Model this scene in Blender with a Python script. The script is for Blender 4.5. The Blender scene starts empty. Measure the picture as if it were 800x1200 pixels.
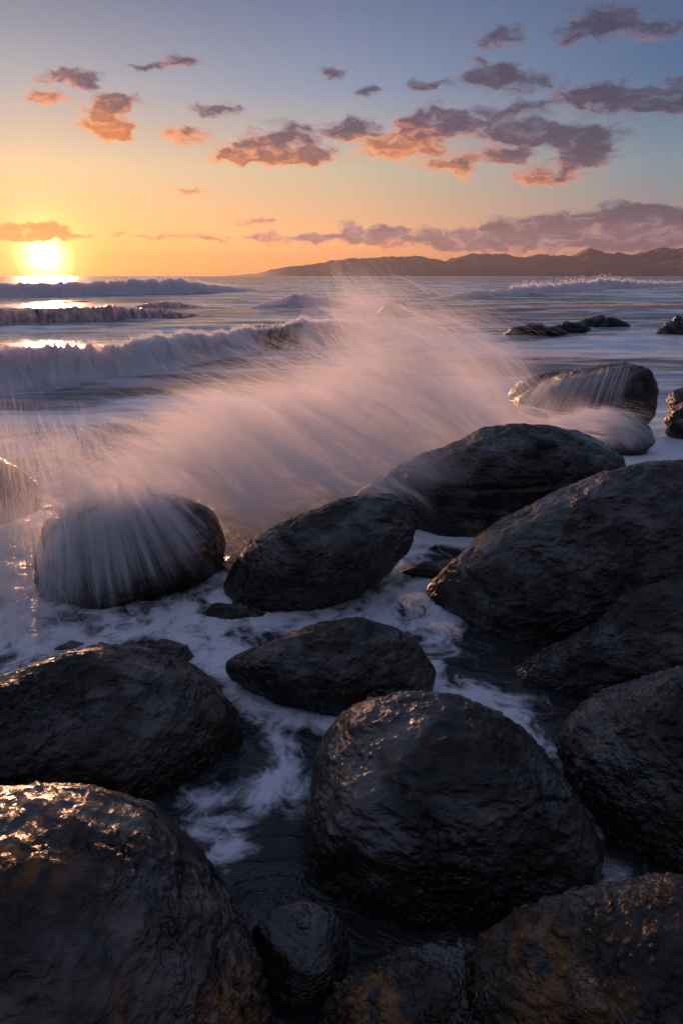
import bpy, math, random
import numpy as np
from mathutils import Vector
from mathutils.bvhtree import BVHTree

R = math.radians
sc = bpy.context.scene
COL = sc.collection
rng = np.random.default_rng(7)

# ------------------------------------------------------------------ camera
H_CAM, PITCH, FPX = 2.5, R(19.07), 800.0
CAM = np.array([0.0, 0.0, H_CAM])
cp, sp = math.cos(PITCH), math.sin(PITCH)
cam_d = bpy.data.cameras.new('camera')
cam_d.sensor_fit = 'VERTICAL'; cam_d.sensor_height = 36.0; cam_d.lens = 24.0
cam_d.clip_start = 0.05; cam_d.clip_end = 60000
cam = bpy.data.objects.new('camera', cam_d); COL.objects.link(cam)
cam.location = CAM; cam.rotation_euler = (R(90) - PITCH, 0, 0)
sc.camera = cam

def ray(px, py):
    """direction of a photograph pixel (800 x 1200) with unit depth along the view axis; arrays allowed"""
    a = (np.asarray(px, float) - 400) / FPX; b = (600 - np.asarray(py, float)) / FPX
    return np.stack([a, cp + sp * b, -sp + cp * b], -1)
def at_z(px, py, z=0.0):
    d = ray(px, py); t = (z - H_CAM) / d[..., 2]
    return CAM + d * t[..., None] if d.ndim > 1 else CAM + d * t
def at_y(px, py, Y):
    d = ray(px, py); t = np.asarray(Y) / d[..., 1]
    return CAM + d * (t[..., None] if d.ndim > 1 else t)
def azel(px, py):
    d = ray(px, py)
    return math.degrees(math.atan2(d[0], d[1])), math.degrees(math.atan2(d[2], math.hypot(d[0], d[1])))

SUN = ray(52, 300); SUN = SUN / np.linalg.norm(SUN)
SUN_EL = math.asin(SUN[2]); SUN_AZ = math.atan2(SUN[0], SUN[1])

# ------------------------------------------------------------------ numpy noise
def _hash(ix, iy, iz, seed):
    h = (ix.astype(np.uint32) * np.uint32(374761393) + iy.astype(np.uint32) * np.uint32(668265263)
         + iz.astype(np.uint32) * np.uint32(2147483647) + np.uint32((seed * 974711) & 0xffffffff))
    h = (h ^ (h >> np.uint32(13))) * np.uint32(1274126177)
    h = (h ^ (h >> np.uint32(16))) * np.uint32(2246822519)
    return h ^ (h >> np.uint32(15))
def vnoise(P, seed=0):
    """smooth value noise, -1..1"""
    P = np.asarray(P, np.float64); I = np.floor(P); F = P - I
    I = I.astype(np.int64); F = F * F * F * (F * (F * 6 - 15) + 10)
    out = np.zeros(len(P))
    for dx in (0, 1):
        wx = F[:, 0] if dx else 1 - F[:, 0]
        for dy in (0, 1):
            wy = F[:, 1] if dy else 1 - F[:, 1]
            for dz in (0, 1):
                wz = F[:, 2] if dz else 1 - F[:, 2]
                v = _hash(I[:, 0] + dx, I[:, 1] + dy, I[:, 2] + dz, seed).astype(np.float64) / 4294967295.0
                out += wx * wy * wz * v
    return out * 2 - 1
ROT = np.array([[.36, .48, -.8], [-.8, .6, 0], [.48, .64, .6]])
def fbm(P, octv=4, seed=0, gain=.5):
    a, s, t = 1.0, 0.0, np.zeros(len(P)); Q = np.asarray(P, float)
    for k in range(octv):
        t += a * vnoise(Q, seed + k * 17); s += a; a *= gain; Q = (Q @ ROT.T) * 2.03 + 11.3
    return t / s
def ridged(P, octv=3, seed=0):
    a, s, t = 1.0, 0.0, np.zeros(len(P)); Q = np.asarray(P, float)
    for k in range(octv):
        t += a * (1 - np.abs(vnoise(Q, seed + k * 17)) * 2); s += a; a *= .5; Q = (Q @ ROT.T) * 2.03 + 11.3
    return t / s
def worley(P, seed=0):
    P = np.asarray(P, float); I = np.floor(P).astype(np.int64); best = np.full(len(P), 9.0)
    for dx in (-1, 0, 1):
        for dy in (-1, 0, 1):
            for dz in (-1, 0, 1):
                J = I + np.array([dx, dy, dz])
                q = np.stack([_hash(J[:, 0], J[:, 1], J[:, 2], seed + s) / 4294967295.0 for s in (1, 2, 3)], 1)
                d = ((J + q - P) ** 2).sum(1); best = np.minimum(best, d)
    return np.sqrt(best)
def sstep(a, b, x):
    t = np.clip((x - a) / (b - a), 0, 1); return t * t * (3 - 2 * t)

# ------------------------------------------------------------------ material helpers
def lin(c):
    return tuple(((v / 255) / 12.92 if v / 255 <= .04045 else ((v / 255 + .055) / 1.055) ** 2.4) for v in c) + (1.0,)
class NT:
    def __init__(s, tree): s.t = tree; s.n = tree.nodes; s.l = tree.links
    def node(s, typ, **kw):
        n = s.n.new(typ)
        for k, v in kw.items(): setattr(n, k, v)
        return n
    def link(s, a, b): s.l.new(a, b)
    def put(s, sock, v):
        if hasattr(v, 'is_output'): s.l.new(v, sock)
        else: sock.default_value = v
    def math(s, op, a, b=None, c=None, clamp=False):
        n = s.node('ShaderNodeMath', operation=op, use_clamp=clamp); s.put(n.inputs[0], a)
        if b is not None: s.put(n.inputs[1], b)
        if c is not None: s.put(n.inputs[2], c)
        return n.outputs[0]
    def vmath(s, op, a, b=None, c=None):
        n = s.node('ShaderNodeVectorMath', operation=op); s.put(n.inputs[0], a)
        if b is not None: s.put(n.inputs[1], b)
        if c is not None: s.put(n.inputs[2], c)
        return n.outputs['Value'] if op in ('LENGTH', 'DOT_PRODUCT', 'DISTANCE') else n.outputs['Vector']
    def rng(s, v, a, b, c=0.0, d=1.0, typ='SMOOTHSTEP'):
        n = s.node('ShaderNodeMapRange', interpolation_type=typ, clamp=True) if typ == 'LINEAR' else s.node('ShaderNodeMapRange', interpolation_type=typ)
        s.put(n.inputs[0], v); s.put(n.inputs[1], a); s.put(n.inputs[2], b); s.put(n.inputs[3], c); s.put(n.inputs[4], d)
        return n.outputs[0]
    def mix(s, f, a, b):
        n = s.node('ShaderNodeMix', data_type='RGBA'); s.put(n.inputs[0], f); s.put(n.inputs[6], a); s.put(n.inputs[7], b)
        return n.outputs[2]
    def mixf(s, f, a, b):
        n = s.node('ShaderNodeMix', data_type='FLOAT'); s.put(n.inputs[0], f); s.put(n.inputs[2], a); s.put(n.inputs[3], b)
        return n.outputs[0]
    def noise(s, vec, scale, detail=4, rough=.5, dist=0.0):
        n = s.node('ShaderNodeTexNoise'); s.put(n.inputs['Vector'], vec)
        n.inputs['Scale'].default_value = scale; n.inputs['Detail'].default_value = detail
        n.inputs['Roughness'].default_value = rough; n.inputs['Distortion'].default_value = dist
        return n.outputs[0]
    def ramp(s, v, stops):
        n = s.node('ShaderNodeValToRGB'); e = n.color_ramp.elements
        while len(e) < len(stops): e.new(.5)
        for q, (p, c) in zip(e, stops): q.position = p; q.color = c
        s.put(n.inputs[0], v); return n.outputs[0]
    def attr(s, name):
        return s.node('ShaderNodeAttribute', attribute_name=name).outputs['Fac']
    def bump(s, h, strength, dist, normal=None):
        n = s.node('ShaderNodeBump'); n.inputs['Strength'].default_value = strength; n.inputs['Distance'].default_value = dist
        s.put(n.inputs['Height'], h)
        if normal is not None: s.put(n.inputs['Normal'], normal)
        return n.outputs[0]
def new_mat(name):
    m = bpy.data.materials.new(name); m.use_nodes = True; m.node_tree.nodes.clear()
    t = NT(m.node_tree); t.out = t.node('ShaderNodeOutputMaterial'); return m, t
def tag(o, label=None, cat=None, group=None, kind=None):
    for k, v in (('label', label), ('category', cat), ('group', group), ('kind', kind)):
        if v: o[k] = v
    return o
def mesh_obj(name, V, F, mat, attrs=None, loc=(0, 0, 0), smooth=True):
    me = bpy.data.meshes.new(name)
    V = np.asarray(V, np.float32) - np.asarray(loc, np.float32); F = np.asarray(F, np.int32)
    k = F.shape[1]
    me.vertices.add(len(V)); me.vertices.foreach_set('co', V.ravel())
    me.loops.add(F.size); me.loops.foreach_set('vertex_index', F.ravel())
    me.polygons.add(len(F)); me.polygons.foreach_set('loop_start', np.arange(len(F), dtype=np.int32) * k)
    me.update(calc_edges=True); me.validate()
    if smooth: me.polygons.foreach_set('use_smooth', np.ones(len(F), bool))
    for n, a in (attrs or {}).items():
        me.attributes.new(n, 'FLOAT', 'POINT').data.foreach_set('value', np.asarray(a, np.float32))
    me.materials.append(mat)
    o = bpy.data.objects.new(name, me); o.location = loc; COL.objects.link(o); return o
def grid_faces(nu, nv, wrap=False):
    i = np.arange(nu if wrap else nu - 1); j = np.arange(nv - 1)
    I, J = np.meshgrid(i, j, indexing='ij'); I2 = (I + 1) % nu
    return np.stack([I * nv + J, I2 * nv + J, I2 * nv + J + 1, I * nv + J + 1], -1).reshape(-1, 4)

# ------------------------------------------------------------------ sky
def build_world():
    w = bpy.data.worlds.new('World'); sc.world = w; w.use_nodes = True
    w.node_tree.nodes.clear(); t = NT(w.node_tree)
    out = t.node('ShaderNodeOutputWorld')
    D = t.node('ShaderNodeTexCoord').outputs['Generated']
    D = t.vmath('NORMALIZE', D)
    sx = t.node('ShaderNodeSeparateXYZ'); t.link(D, sx.inputs[0])
    x, y, z = sx.outputs
    az = t.math('MULTIPLY', t.math('ARCTAN2', x, y), 180 / math.pi)
    el = t.math('MULTIPLY', t.math('ARCSINE', z), 180 / math.pi)
    elc = t.math('MAXIMUM', el, 0.0)
    pos = t.math('SQRT', t.math('DIVIDE', elc, 90.0))
    P = lambda e: math.sqrt(e / 90)
    E = (0, 1.3, 2.7, 7.5, 12.9, 17.8, 32, 90)
    def rmp(cols): return t.ramp(pos, [(P(e), lin(c)) for e, c in zip(E, cols)])
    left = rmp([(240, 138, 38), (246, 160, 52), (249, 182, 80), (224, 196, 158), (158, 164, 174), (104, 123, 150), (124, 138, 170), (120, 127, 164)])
    cent = rmp([(205, 122, 78), (222, 140, 84), (228, 162, 102), (194, 180, 154), (124, 146, 174), (92, 115, 152), (116, 132, 172), (120, 127, 164)])
    rigt = rmp([(128, 92, 92), (146, 108, 100), (152, 124, 118), (114, 140, 154), (66, 104, 144), (60, 92, 132), (96, 122, 166), (120, 127, 164)])
    back = rmp([(40, 38, 48), (42, 40, 50), (46, 44, 54), (54, 52, 64), (70, 70, 86), (86, 88, 108), (92, 98, 120), (120, 127, 164)])
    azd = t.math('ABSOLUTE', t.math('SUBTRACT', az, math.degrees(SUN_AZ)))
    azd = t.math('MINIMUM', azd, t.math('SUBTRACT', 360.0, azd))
    lft = t.math('LESS_THAN', az, math.degrees(SUN_AZ))                 # unseen left sky kept warm as added fill light
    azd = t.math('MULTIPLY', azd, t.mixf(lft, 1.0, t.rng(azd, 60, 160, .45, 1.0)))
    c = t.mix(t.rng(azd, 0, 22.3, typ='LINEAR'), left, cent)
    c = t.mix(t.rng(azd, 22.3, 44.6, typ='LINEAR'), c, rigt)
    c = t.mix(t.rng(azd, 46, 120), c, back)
    # sun and its aureole
    cosang = t.vmath('DOT_PRODUCT', D, tuple(SUN))
    ang = t.math('MULTIPLY', t.math('ARCCOSINE', t.math('MINIMUM', cosang, 0.999999)), 180 / math.pi)
    g1 = t.math('POWER', 2.718, t.math('MULTIPLY', ang, -1 / 1.2))
    g2 = t.math('POWER', 2.718, t.math('MULTIPLY', ang, -1 / 4.0))
    def scaled(f, col):
        n = t.node('ShaderNodeVectorMath', operation='SCALE'); n.inputs[0].default_value = col; t.put(n.inputs['Scale'], f); return n.outputs[0]
    glow = t.vmath('ADD', scaled(g1, (3.0, 1.9, .55)), scaled(g2, (.14, .075, .0)))
    disc = t.rng(ang, 0.0, 2.3, 1.0, 0.0)
    glow = t.vmath('ADD', glow, scaled(disc, (3.6, 2.5, 1.0)))
    # clouds: soft lobes of vapour, broken up by turbulence
    uv = t.node('ShaderNodeCombineXYZ'); t.link(az, uv.inputs[0]); t.link(el, uv.inputs[1])
    uv = uv.outputs[0]
    nz = t.node('ShaderNodeTexNoise'); t.link(t.vmath('MULTIPLY', uv, (.55, .95, 1)), nz.inputs['Vector'])
    nz.inputs['Scale'].default_value = 1.0; nz.inputs['Detail'].default_value = 3
    warp = t.vmath('MULTIPLY', t.vmath('SUBTRACT', nz.outputs['Color'], (.5, .5, .5)), (3.4, 1.5, 0))
    uvw = t.vmath('ADD', uv, warp)
    lobes = [
        (80, 88, 34, 12, .45), (56, 112, 30, 10, .85), (110, 98, 18, 9, .15), (135, 120, 40, 12, .55), (118, 142, 40, 22, 1.0), (140, 155, 22, 14, 1.0),
        (212, 72, 32, 11, .35), (168, 78, 20, 6, .05), (258, 128, 38, 10, .25), (218, 160, 40, 12, .8), (220, 225, 30, 6, .9),
        (335, 160, 50, 20, .40), (315, 178, 62, 18, .70), (265, 184, 26, 9, .8), (345, 186, 50, 10, .8), (408, 150, 36, 14, .3),
        (390, 86, 18, 10, .1), (430, 106, 24, 8, .05), (502, 100, 32, 10, .1), (575, 86, 40, 12, .1),
        (465, 172, 60, 22, .9), (532, 196, 36, 18, .85), (525, 138, 52, 20, .25), (500, 150, 40, 16, .5),
        (592, 156, 50, 24, .30), (610, 126, 44, 11, .08), (590, 184, 40, 10, .5), (700, 160, 46, 15, .12), (655, 156, 56, 20, .12), (645, 206, 52, 18, .62), (690, 182, 44, 18, .35),
        (605, 95, 60, 16, .05), (590, 45, 34, 16, .1), (560, 70, 22, 8, .15),
        (690, 112, 50, 18, .2), (755, 115, 80, 22, .02), (820, 108, 60, 24, .02), (715, 15, 60, 22, .02), (765, 35, 48, 14, .12), (680, 40, 40, 14, .02),
        (445, 272, 66, 11, .32), (365, 279, 74, 8, .45), (300, 258, 26, 6, .65), (200, 277, 100, 4, .9),
        (560, 278, 84, 11, .34), (615, 265, 70, 14, .30), (700, 256, 76, 15, .22), (765, 252, 70, 18, .18), (745, 276, 120, 18, .26), (620, 290, 180, 8, .42), (470, 283, 60, 6, .6),
        (860, 260, 90, 24, .2), (900, 160, 90, 30, .1), (1000, 60, 120, 30, .05), (-90, 230, 70, 10, .9), (-140, 120, 60, 16, .4),
        (22, 271, 66, 12, 1.35), (34, 272, 52, 11, 1.35), (-30, 274, 60, 10, 1.35), (-100, 274, 80, 10, 1.35),
    ]
    S = W = None
    for (px, py, rx, ry, warm) in lobes:
        a0, e0 = azel(px, py); a1, _ = azel(px + rx, py); _, e1 = azel(px, py - ry)
        sxx, syy = 1 / max(a1 - a0, .05), 1 / max(e1 - e0, .05)
        v = t.vmath('MULTIPLY_ADD', uvw, (sxx, syy, 0), (-a0 * sxx, -e0 * syy, 0))
        k = t.rng(t.vmath('LENGTH', v), 0.0, 1.55, 1.0, 0.0)
        S = k if S is None else t.math('ADD', S, k)
        kw = t.math('MULTIPLY', k, t.math('ADD', t.vmath('DOT_PRODUCT', v, (-.16, -.26, 0)), warm))
        W = kw if W is None else t.math('ADD', W, kw)
    W = t.math('MAXIMUM', t.math('SUBTRACT', t.math('DIVIDE', W, t.math('ADD', S, .02)), .07), 0.0)
    S = t.math('MINIMUM', S, 1.0)
    n1 = t.noise(t.vmath('MULTIPLY', uvw, (.8, 2.1, 1)), 1.0, 6, .51)
    n2 = t.noise(t.vmath('MULTIPLY', uvw, (.3, .6, 1)), 1.0, 3, .5)
    n5 = t.noise(t.vmath('MULTIPLY', uvw, (.42, .8, 1)), 1.0, 3, .5)
    body = t.math('ADD', t.math('MULTIPLY', S, .92), t.math('ADD', t.math('MULTIPLY', t.math('SUBTRACT', n1, .5), 1.35), t.math('MULTIPLY', t.math('SUBTRACT', n5, .5), .9)))
    dens = t.rng(body, .20, .86)
    dens = t.math('MULTIPLY', dens, t.rng(S, .02, .3))
    n4 = t.noise(t.vmath('MULTIPLY', uvw, (1.9, 4.2, 1)), 1.0, 4, .52)
    thick = t.rng(t.math('ADD', t.math('ADD', body, t.math('MULTIPLY', t.math('SUBTRACT', n2, .5), 1.0)), t.math('MULTIPLY', t.math('SUBTRACT', n4, .5), .9)), .36, 1.12)
    wc = t.math('MINIMUM', W, 1.0)
    edge = t.ramp(wc, [(0, lin((82, 94, 124))), (.3, lin((142, 112, 128))), (.6, lin((232, 138, 104))), (1, lin((255, 164, 92)))])
    core = t.ramp(wc, [(0, lin((44, 54, 84))), (.3, lin((60, 58, 88))), (.6, lin((94, 70, 82))), (1, lin((200, 108, 62)))])
    ccol = t.mix(thick, edge, core)
    near = t.rng(ang, 4.5, 1.0)          # clouds close to the sun burn orange
    ccol = t.mix(t.math('MULTIPLY', near, .9), ccol, lin((222, 132, 18)))
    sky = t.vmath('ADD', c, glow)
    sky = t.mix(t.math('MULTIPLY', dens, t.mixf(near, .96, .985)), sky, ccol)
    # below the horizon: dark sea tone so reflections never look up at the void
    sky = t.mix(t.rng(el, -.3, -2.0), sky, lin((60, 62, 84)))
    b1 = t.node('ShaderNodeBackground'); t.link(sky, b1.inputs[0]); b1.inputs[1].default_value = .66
    st = t.node('ShaderNodeTexSky', sky_type='NISHITA'); st.sun_disc = False
    st.sun_elevation = SUN_EL; st.sun_rotation = SUN_AZ
    b2 = t.node('ShaderNodeBackground'); t.link(st.outputs[0], b2.inputs[0]); b2.inputs[1].default_value = 0.006
    ad = t.node('ShaderNodeAddShader'); t.link(b1.outputs[0], ad.inputs[0]); t.link(b2.outputs[0], ad.inputs[1])
    t.link(ad.outputs[0], out.inputs['Surface'])
    w.cycles.sampling_method = 'MANUAL'; w.cycles.sample_map_resolution = 1024
build_world()
sl = bpy.data.lights.new('sun', 'SUN'); sl.energy = 4.2; sl.angle = R(2.2); sl.color = (1.0, .49, .27)
so = bpy.data.objects.new('sun', sl); COL.objects.link(so)
LD = Vector((math.sin(SUN_AZ) * math.cos(R(4)), math.cos(SUN_AZ) * math.cos(R(4)), math.sin(R(4))))   # lamp raised above the visible sun so its light clears the breakers
so.rotation_euler = (-LD).to_track_quat('-Z', 'Y').to_euler()
so.location = (-20, 50, 30)

# ------------------------------------------------------------------ materials
def rock_mat(name, dark, mid, rust_glint, rough=.36, rustlow=.62):
    m, t = new_mat(name)
    tc = t.node('ShaderNodeTexCoord').outputs['Object']
    crust = t.attr('crust'); stain_glint = t.attr('stain_glint')
    n1 = t.noise(tc, 3.0, 6, .6, .4); n2 = t.noise(tc, 22, 5, .65)
    col = t.mix(t.rng(n1, .35, .68), dark, mid)
    col = t.mix(t.math('MULTIPLY', t.rng(n2, .55, .75), .5), col, tuple(v * 1.9 for v in mid[:3]) + (1,))
    vor = t.node('ShaderNodeTexVoronoi'); t.link(tc, vor.inputs['Vector']); vor.inputs['Scale'].default_value = 48
    vd = vor.outputs['Distance']
    barn = t.math('MULTIPLY', t.rng(vd, .42, .12), crust)
    spk = t.math('MULTIPLY', t.rng(n2, .48, .62), barn)
    col = t.mix(t.math('MULTIPLY', barn, .5), col, (.05, .043, .030, 1)); col = t.mix(t.math('MULTIPLY', spk, .8), col, (.22, .20, .16, 1))
    col = t.mix(t.math('MULTIPLY', crust, .35), col, (.030, .026, .014, 1))
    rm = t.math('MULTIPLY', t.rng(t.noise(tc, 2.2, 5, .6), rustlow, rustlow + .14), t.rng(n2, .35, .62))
    rm = t.math('MAXIMUM', t.math('MULTIPLY', rm, .75), stain_glint)  # orange stains, plus warm sun glints painted into the base colour
    col = t.mix(rm, col, rust_glint)
    b = t.node('ShaderNodeBsdfPrincipled'); t.link(col, b.inputs['Base Color'])
    t.link(t.rng(t.noise(tc, 9, 4, .6), .3, .7, rough - .14, rough + .20, 'LINEAR'), b.inputs['Roughness'])
    b.inputs['IOR'].default_value = 1.5; b.inputs['Specular IOR Level'].default_value = .2
    w = t.node('ShaderNodeTexNoise'); t.link(tc, w.inputs['Vector']); w.inputs['Scale'].default_value = 5; w.inputs['Detail'].default_value = 2
    wv = t.vmath('ADD', tc, t.vmath('MULTIPLY', w.outputs['Color'], (.12, .12, .12)))
    h1 = t.noise(t.vmath('MULTIPLY', wv, (1, 1, 1.7)), 26, 3, .55, .8)
    h2 = t.noise(tc, 95, 3, .6)
    h = t.math('ADD', h1, t.math('MULTIPLY', h2, .12))
    h = t.math('ADD', h, t.math('MULTIPLY', barn, .55))
    rg = t.node('ShaderNodeTexNoise', noise_type='RIDGED_MULTIFRACTAL'); t.link(t.vmath('MULTIPLY', wv, (1, 1, 1.7)), rg.inputs['Vector'])
    rg.inputs['Scale'].default_value = 17; rg.inputs['Detail'].default_value = 3; rg.inputs['Roughness'].default_value = .55
    h = t.math('ADD', h, t.math('MULTIPLY', rg.outputs[0], .35))
    h = t.math('MULTIPLY', h, t.math('ADD', t.math('MULTIPLY', t.attr('crinkle'), .8), .2))
    nb = t.bump(h, 1.0, .026)
    t.link(nb, b.inputs['Normal']); t.link(nb, b.inputs['Coat Normal'])
    wet = t.noise(t.vmath('ADD', tc, (7, 3, 1)), 2.6, 4, .6, .5); t.link(t.rng(wet, .36, .62, .12, 1.0), b.inputs['Coat Weight']); b.inputs['Coat Roughness'].default_value = .3; b.inputs['Coat IOR'].default_value = 1.7
    t.link(b.outputs[0], t.out.inputs[0]); return m
ROCK_WET = rock_mat('wet_black_rock', (.0085, .0062, .0048, 1), (.040, .028, .019, 1), (.10, .052, .018, 1))
ROCK_BROWN = rock_mat('wet_brown_rock', (.010, .0068, .0046, 1), (.055, .034, .020, 1), (.30, .12, .02, 1), .34, .56)  # strong orange also paints golden sun glints on the bottom rocks
ROCK_GREY = rock_mat('damp_grey_rock', (.011, .0085, .0065, 1), (.052, .039, .028, 1), (.08, .05, .025, 1), .42, .68)
ROCK_FAR = rock_mat('distant_wet_rock', (.010, .009, .010, 1), (.026, .022, .022, 1), (.05, .03, .02, 1), .45, .7)

def water_mat():
    m, t = new_mat('sea_water')
    tc = t.node('ShaderNodeTexCoord').outputs['Object']
    foam = t.attr('foam'); far = t.attr('far'); sil = t.attr('silk')
    wn = t.node('ShaderNodeTexNoise'); t.link(tc, wn.inputs['Vector']); wn.inputs['Scale'].default_value = 1.1; wn.inputs['Detail'].default_value = 3
    wc = t.vmath('MULTIPLY', t.vmath('SUBTRACT', wn.outputs['Color'], (.5, .5, .5)), (.7, .7, 0))
    q = t.vmath('ADD', tc, wc)
    near_n = t.noise(q, 3.3, 6, .6, .7)
    fine_n = t.noise(t.vmath('ADD', tc, t.vmath('MULTIPLY', wc, (.5, .5, 0))), 9, 4, .6, 1.2)
    nn = t.math('ADD', t.math('MULTIPLY', near_n, .68), t.math('MULTIPLY', fine_n, .32))
    fw = t.vmath('ADD', t.vmath('MULTIPLY', tc, (.16, .50, 1)), t.vmath('MULTIPLY', wc, (.25, .25, 0)))
    far_n = t.noise(fw, 1.0, 6, .62, .4)
    far_s = t.noise(t.vmath('MULTIPLY', tc, (.02, .11, 1)), 1.0, 5, .6, .3)
    fn = t.math('ADD', t.math('MULTIPLY', far_n, .6), t.math('MULTIPLY', far_s, .4))
    n = t.mixf(far, nn, fn)
    f = t.rng(t.math('ADD', foam, t.math('MULTIPLY', t.math('SUBTRACT', n, .5), t.mixf(far, 2.5, 2.3))), t.mixf(far, .30, .34), t.mixf(far, .85, .70))
    f = t.math('MULTIPLY', f, .93)
    wtr = t.node('ShaderNodeBsdfPrincipled'); wtr.inputs['Base Color'].default_value = (.028, .028, .030, 1)
    t.link(t.mixf(far, .2, .27), wtr.inputs['Roughness']); wtr.inputs['IOR'].default_value = 1.34
    hb = t.math('ADD', t.noise(t.vmath('MULTIPLY', q, (1, 1.5, 1)), 3.2, 4, .55, .5), t.math('MULTIPLY', fine_n, .10))
    hf = t.math('ADD', t.noise(t.vmath('MULTIPLY', tc, (.55, 1.3, 1)), 1.0, 5, .6, .4), t.math('MULTIPLY', far_s, 2.0))
    bp = t.bump(t.mixf(far, t.math('MULTIPLY', hb, .10), t.math('MULTIPLY', hf, .07)), .85, 1.0)
    t.link(bp, wtr.inputs['Normal'])
    fm = t.node('ShaderNodeBsdfPrincipled'); fm.inputs['Base Color'].default_value = (.82, .83, .86, 1)
    t.link(t.mixf(far, .6, .24), fm.inputs['Roughness']); fm.inputs['IOR'].default_value = 1.45
    t.link(t.bump(t.mixf(far, t.math('MULTIPLY', nn, .16), t.math('MULTIPLY', fn, .14)), .6, 1.0), fm.inputs['Normal'])
    mx = t.node('ShaderNodeMixShader'); t.link(f, mx.inputs[0]); t.link(wtr.outputs[0], mx.inputs[1]); t.link(fm.outputs[0], mx.inputs[2])
    t.link(mx.outputs[0], t.out.inputs[0]); return m
WATER = water_mat()

def breaker_mat(sss):
    m, t = new_mat('breaker_foam')
    tc = t.node('ShaderNodeTexCoord').outputs['Object']; foam = t.attr('foam'); u = t.attr('along'); v = t.attr('across')
    uv = t.node('ShaderNodeCombineXYZ'); t.link(u, uv.inputs[0]); t.link(v, uv.inputs[1]); uv = uv.outputs[0]
    n = t.noise(t.vmath('MULTIPLY', uv, (2.6, .9, 1)), 1.0, 6, .62, .5)
    f = t.rng(t.math('ADD', foam, t.math('MULTIPLY', t.math('SUBTRACT', n, .5), 1.1)), .1, .8)
    w = t.node('ShaderNodeBsdfPrincipled'); w.inputs['Base Color'].default_value = (.012, .022, .024, 1)
    w.inputs['Roughness'].default_value = .34; w.inputs['IOR'].default_value = 1.34
    bn = t.bump(t.noise(t.vmath('MULTIPLY', uv, (2, 3, 1)), 1.0, 5, .6), .6, .3); t.link(bn, w.inputs['Normal'])
    m1 = t.node('ShaderNodeBsdfPrincipled'); m1.inputs['Base Color'].default_value = (.80, .78, .79, 1); m1.inputs['Roughness'].default_value = .6
    m1.inputs['IOR'].default_value = 1.33; m1.inputs['Subsurface Weight'].default_value = 1.0
    m1.inputs['Subsurface Radius'].default_value = (1.0, .75, .7); m1.inputs['Subsurface Scale'].default_value = sss
    n3 = t.noise(t.vmath('MULTIPLY', uv, (7, 2.6, 1)), 1.0, 5, .6, .8)
    t.link(t.bump(t.math('ADD', n, t.math('MULTIPLY', n3, .5)), .8, .3), m1.inputs['Normal'])
    mx = t.node('ShaderNodeMixShader'); t.link(f, mx.inputs[0]); t.link(w.outputs[0], mx.inputs[1]); t.link(m1.outputs[0], mx.inputs[2])
    t.link(mx.outputs[0], t.out.inputs[0]); return m
BREAK = breaker_mat(.45); BREAK_FAR = breaker_mat(1.2)

def spray_mat(name, col=(.95, .94, .95)):
    m, t = new_mat(name)
    d = t.node('ShaderNodeBsdfDiffuse'); d.inputs[0].default_value = col + (1,)
    tr = t.node('ShaderNodeBsdfTranslucent'); tr.inputs[0].default_value = col + (1,)
    mx = t.node('ShaderNodeMixShader'); mx.inputs[0].default_value = .5
    t.link(d.outputs[0], mx.inputs[1]); t.link(tr.outputs[0], mx.inputs[2]); t.link(mx.outputs[0], t.out.inputs[0]); return m
SPRAY = spray_mat('spray_droplets')

# ------------------------------------------------------------------ sea
FOAM_PATHS = [  # white water between the boulders: pixel polylines, half width in px, strength
    ([(-60, 760), (20, 750), (90, 738), (150, 728), (215, 712), (262, 700)], 30, .46),
    ([(-60, 800), (20, 775), (80, 755)], 30, .42),
    ([(120, 742), (190, 735), (240, 765), (268, 790), (300, 820), (345, 842), (400, 846)], 13, .55),
    ([(210, 715), (250, 735), (262, 765)], 22, .55),
    ([(300, 830), (325, 860), (332, 900), (345, 920)], 10, .40),
    ([(345, 905), (310, 925), (270, 938), (235, 940)], 13, .40), ([(235, 940), (245, 965), (275, 985)], 14, .42),
    ([(310, 728), (370, 722), (420, 700), (455, 672), (478, 645), (500, 628)], 16, .5),
    ([(400, 725), (450, 700), (510, 690), (540, 690)], 20, .55),
    ([(430, 715), (490, 735), (530, 715)], 20, .5), ([(500, 628), (560, 636), (610, 628)], 18, .6),
    ([(500, 800), (530, 815), (565, 828), (600, 838)], 15, .66), ([(505, 780), (520, 800)], 10, .5),
    ([(690, 1000), (715, 1025), (730, 1045)], 14, .5), ([(640, 870), (670, 920), (700, 985)], 10, .2),
    ([(700, 545), (760, 528), (830, 525)], 26, .75), ([(740, 500), (770, 515), (830, 530)], 20, .7),
    ([(560, 415), (680, 405), (830, 412)], 20, .5), ([(480, 400), (620, 402), (700, 395), (830, 398)], 12, .45),
    ([(0, 640), (20, 700), (30, 760)], 40, .45),
]
def sea_foam(X, Y):
    r = np.hypot(X, Y); out = np.zeros(len(X))
    # project to the pixels only to place the measured streams on the water plane
    for pts, hw, st in FOAM_PATHS:
        W = np.array([at_z(a, b) for a, b in pts])[:, :2]
        for A, B in zip(W[:-1], W[1:]):
            AB = B - A; L2 = (AB ** 2).sum()
            tt = np.clip(((X - A[0]) * AB[0] + (Y - A[1]) * AB[1]) / L2, 0, 1)
            qx, qy = A[0] + tt * AB[0], A[1] + tt * AB[1]
            d = np.hypot(X - qx, (Y - qy) * .8); rr = np.hypot(qx, qy)
            hwm = hw / FPX * np.hypot(rr, 2.5) * 1.95
            out = np.maximum(out, 1.16 * st * np.exp(-(d / hwm) ** 2))
    return out
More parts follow.
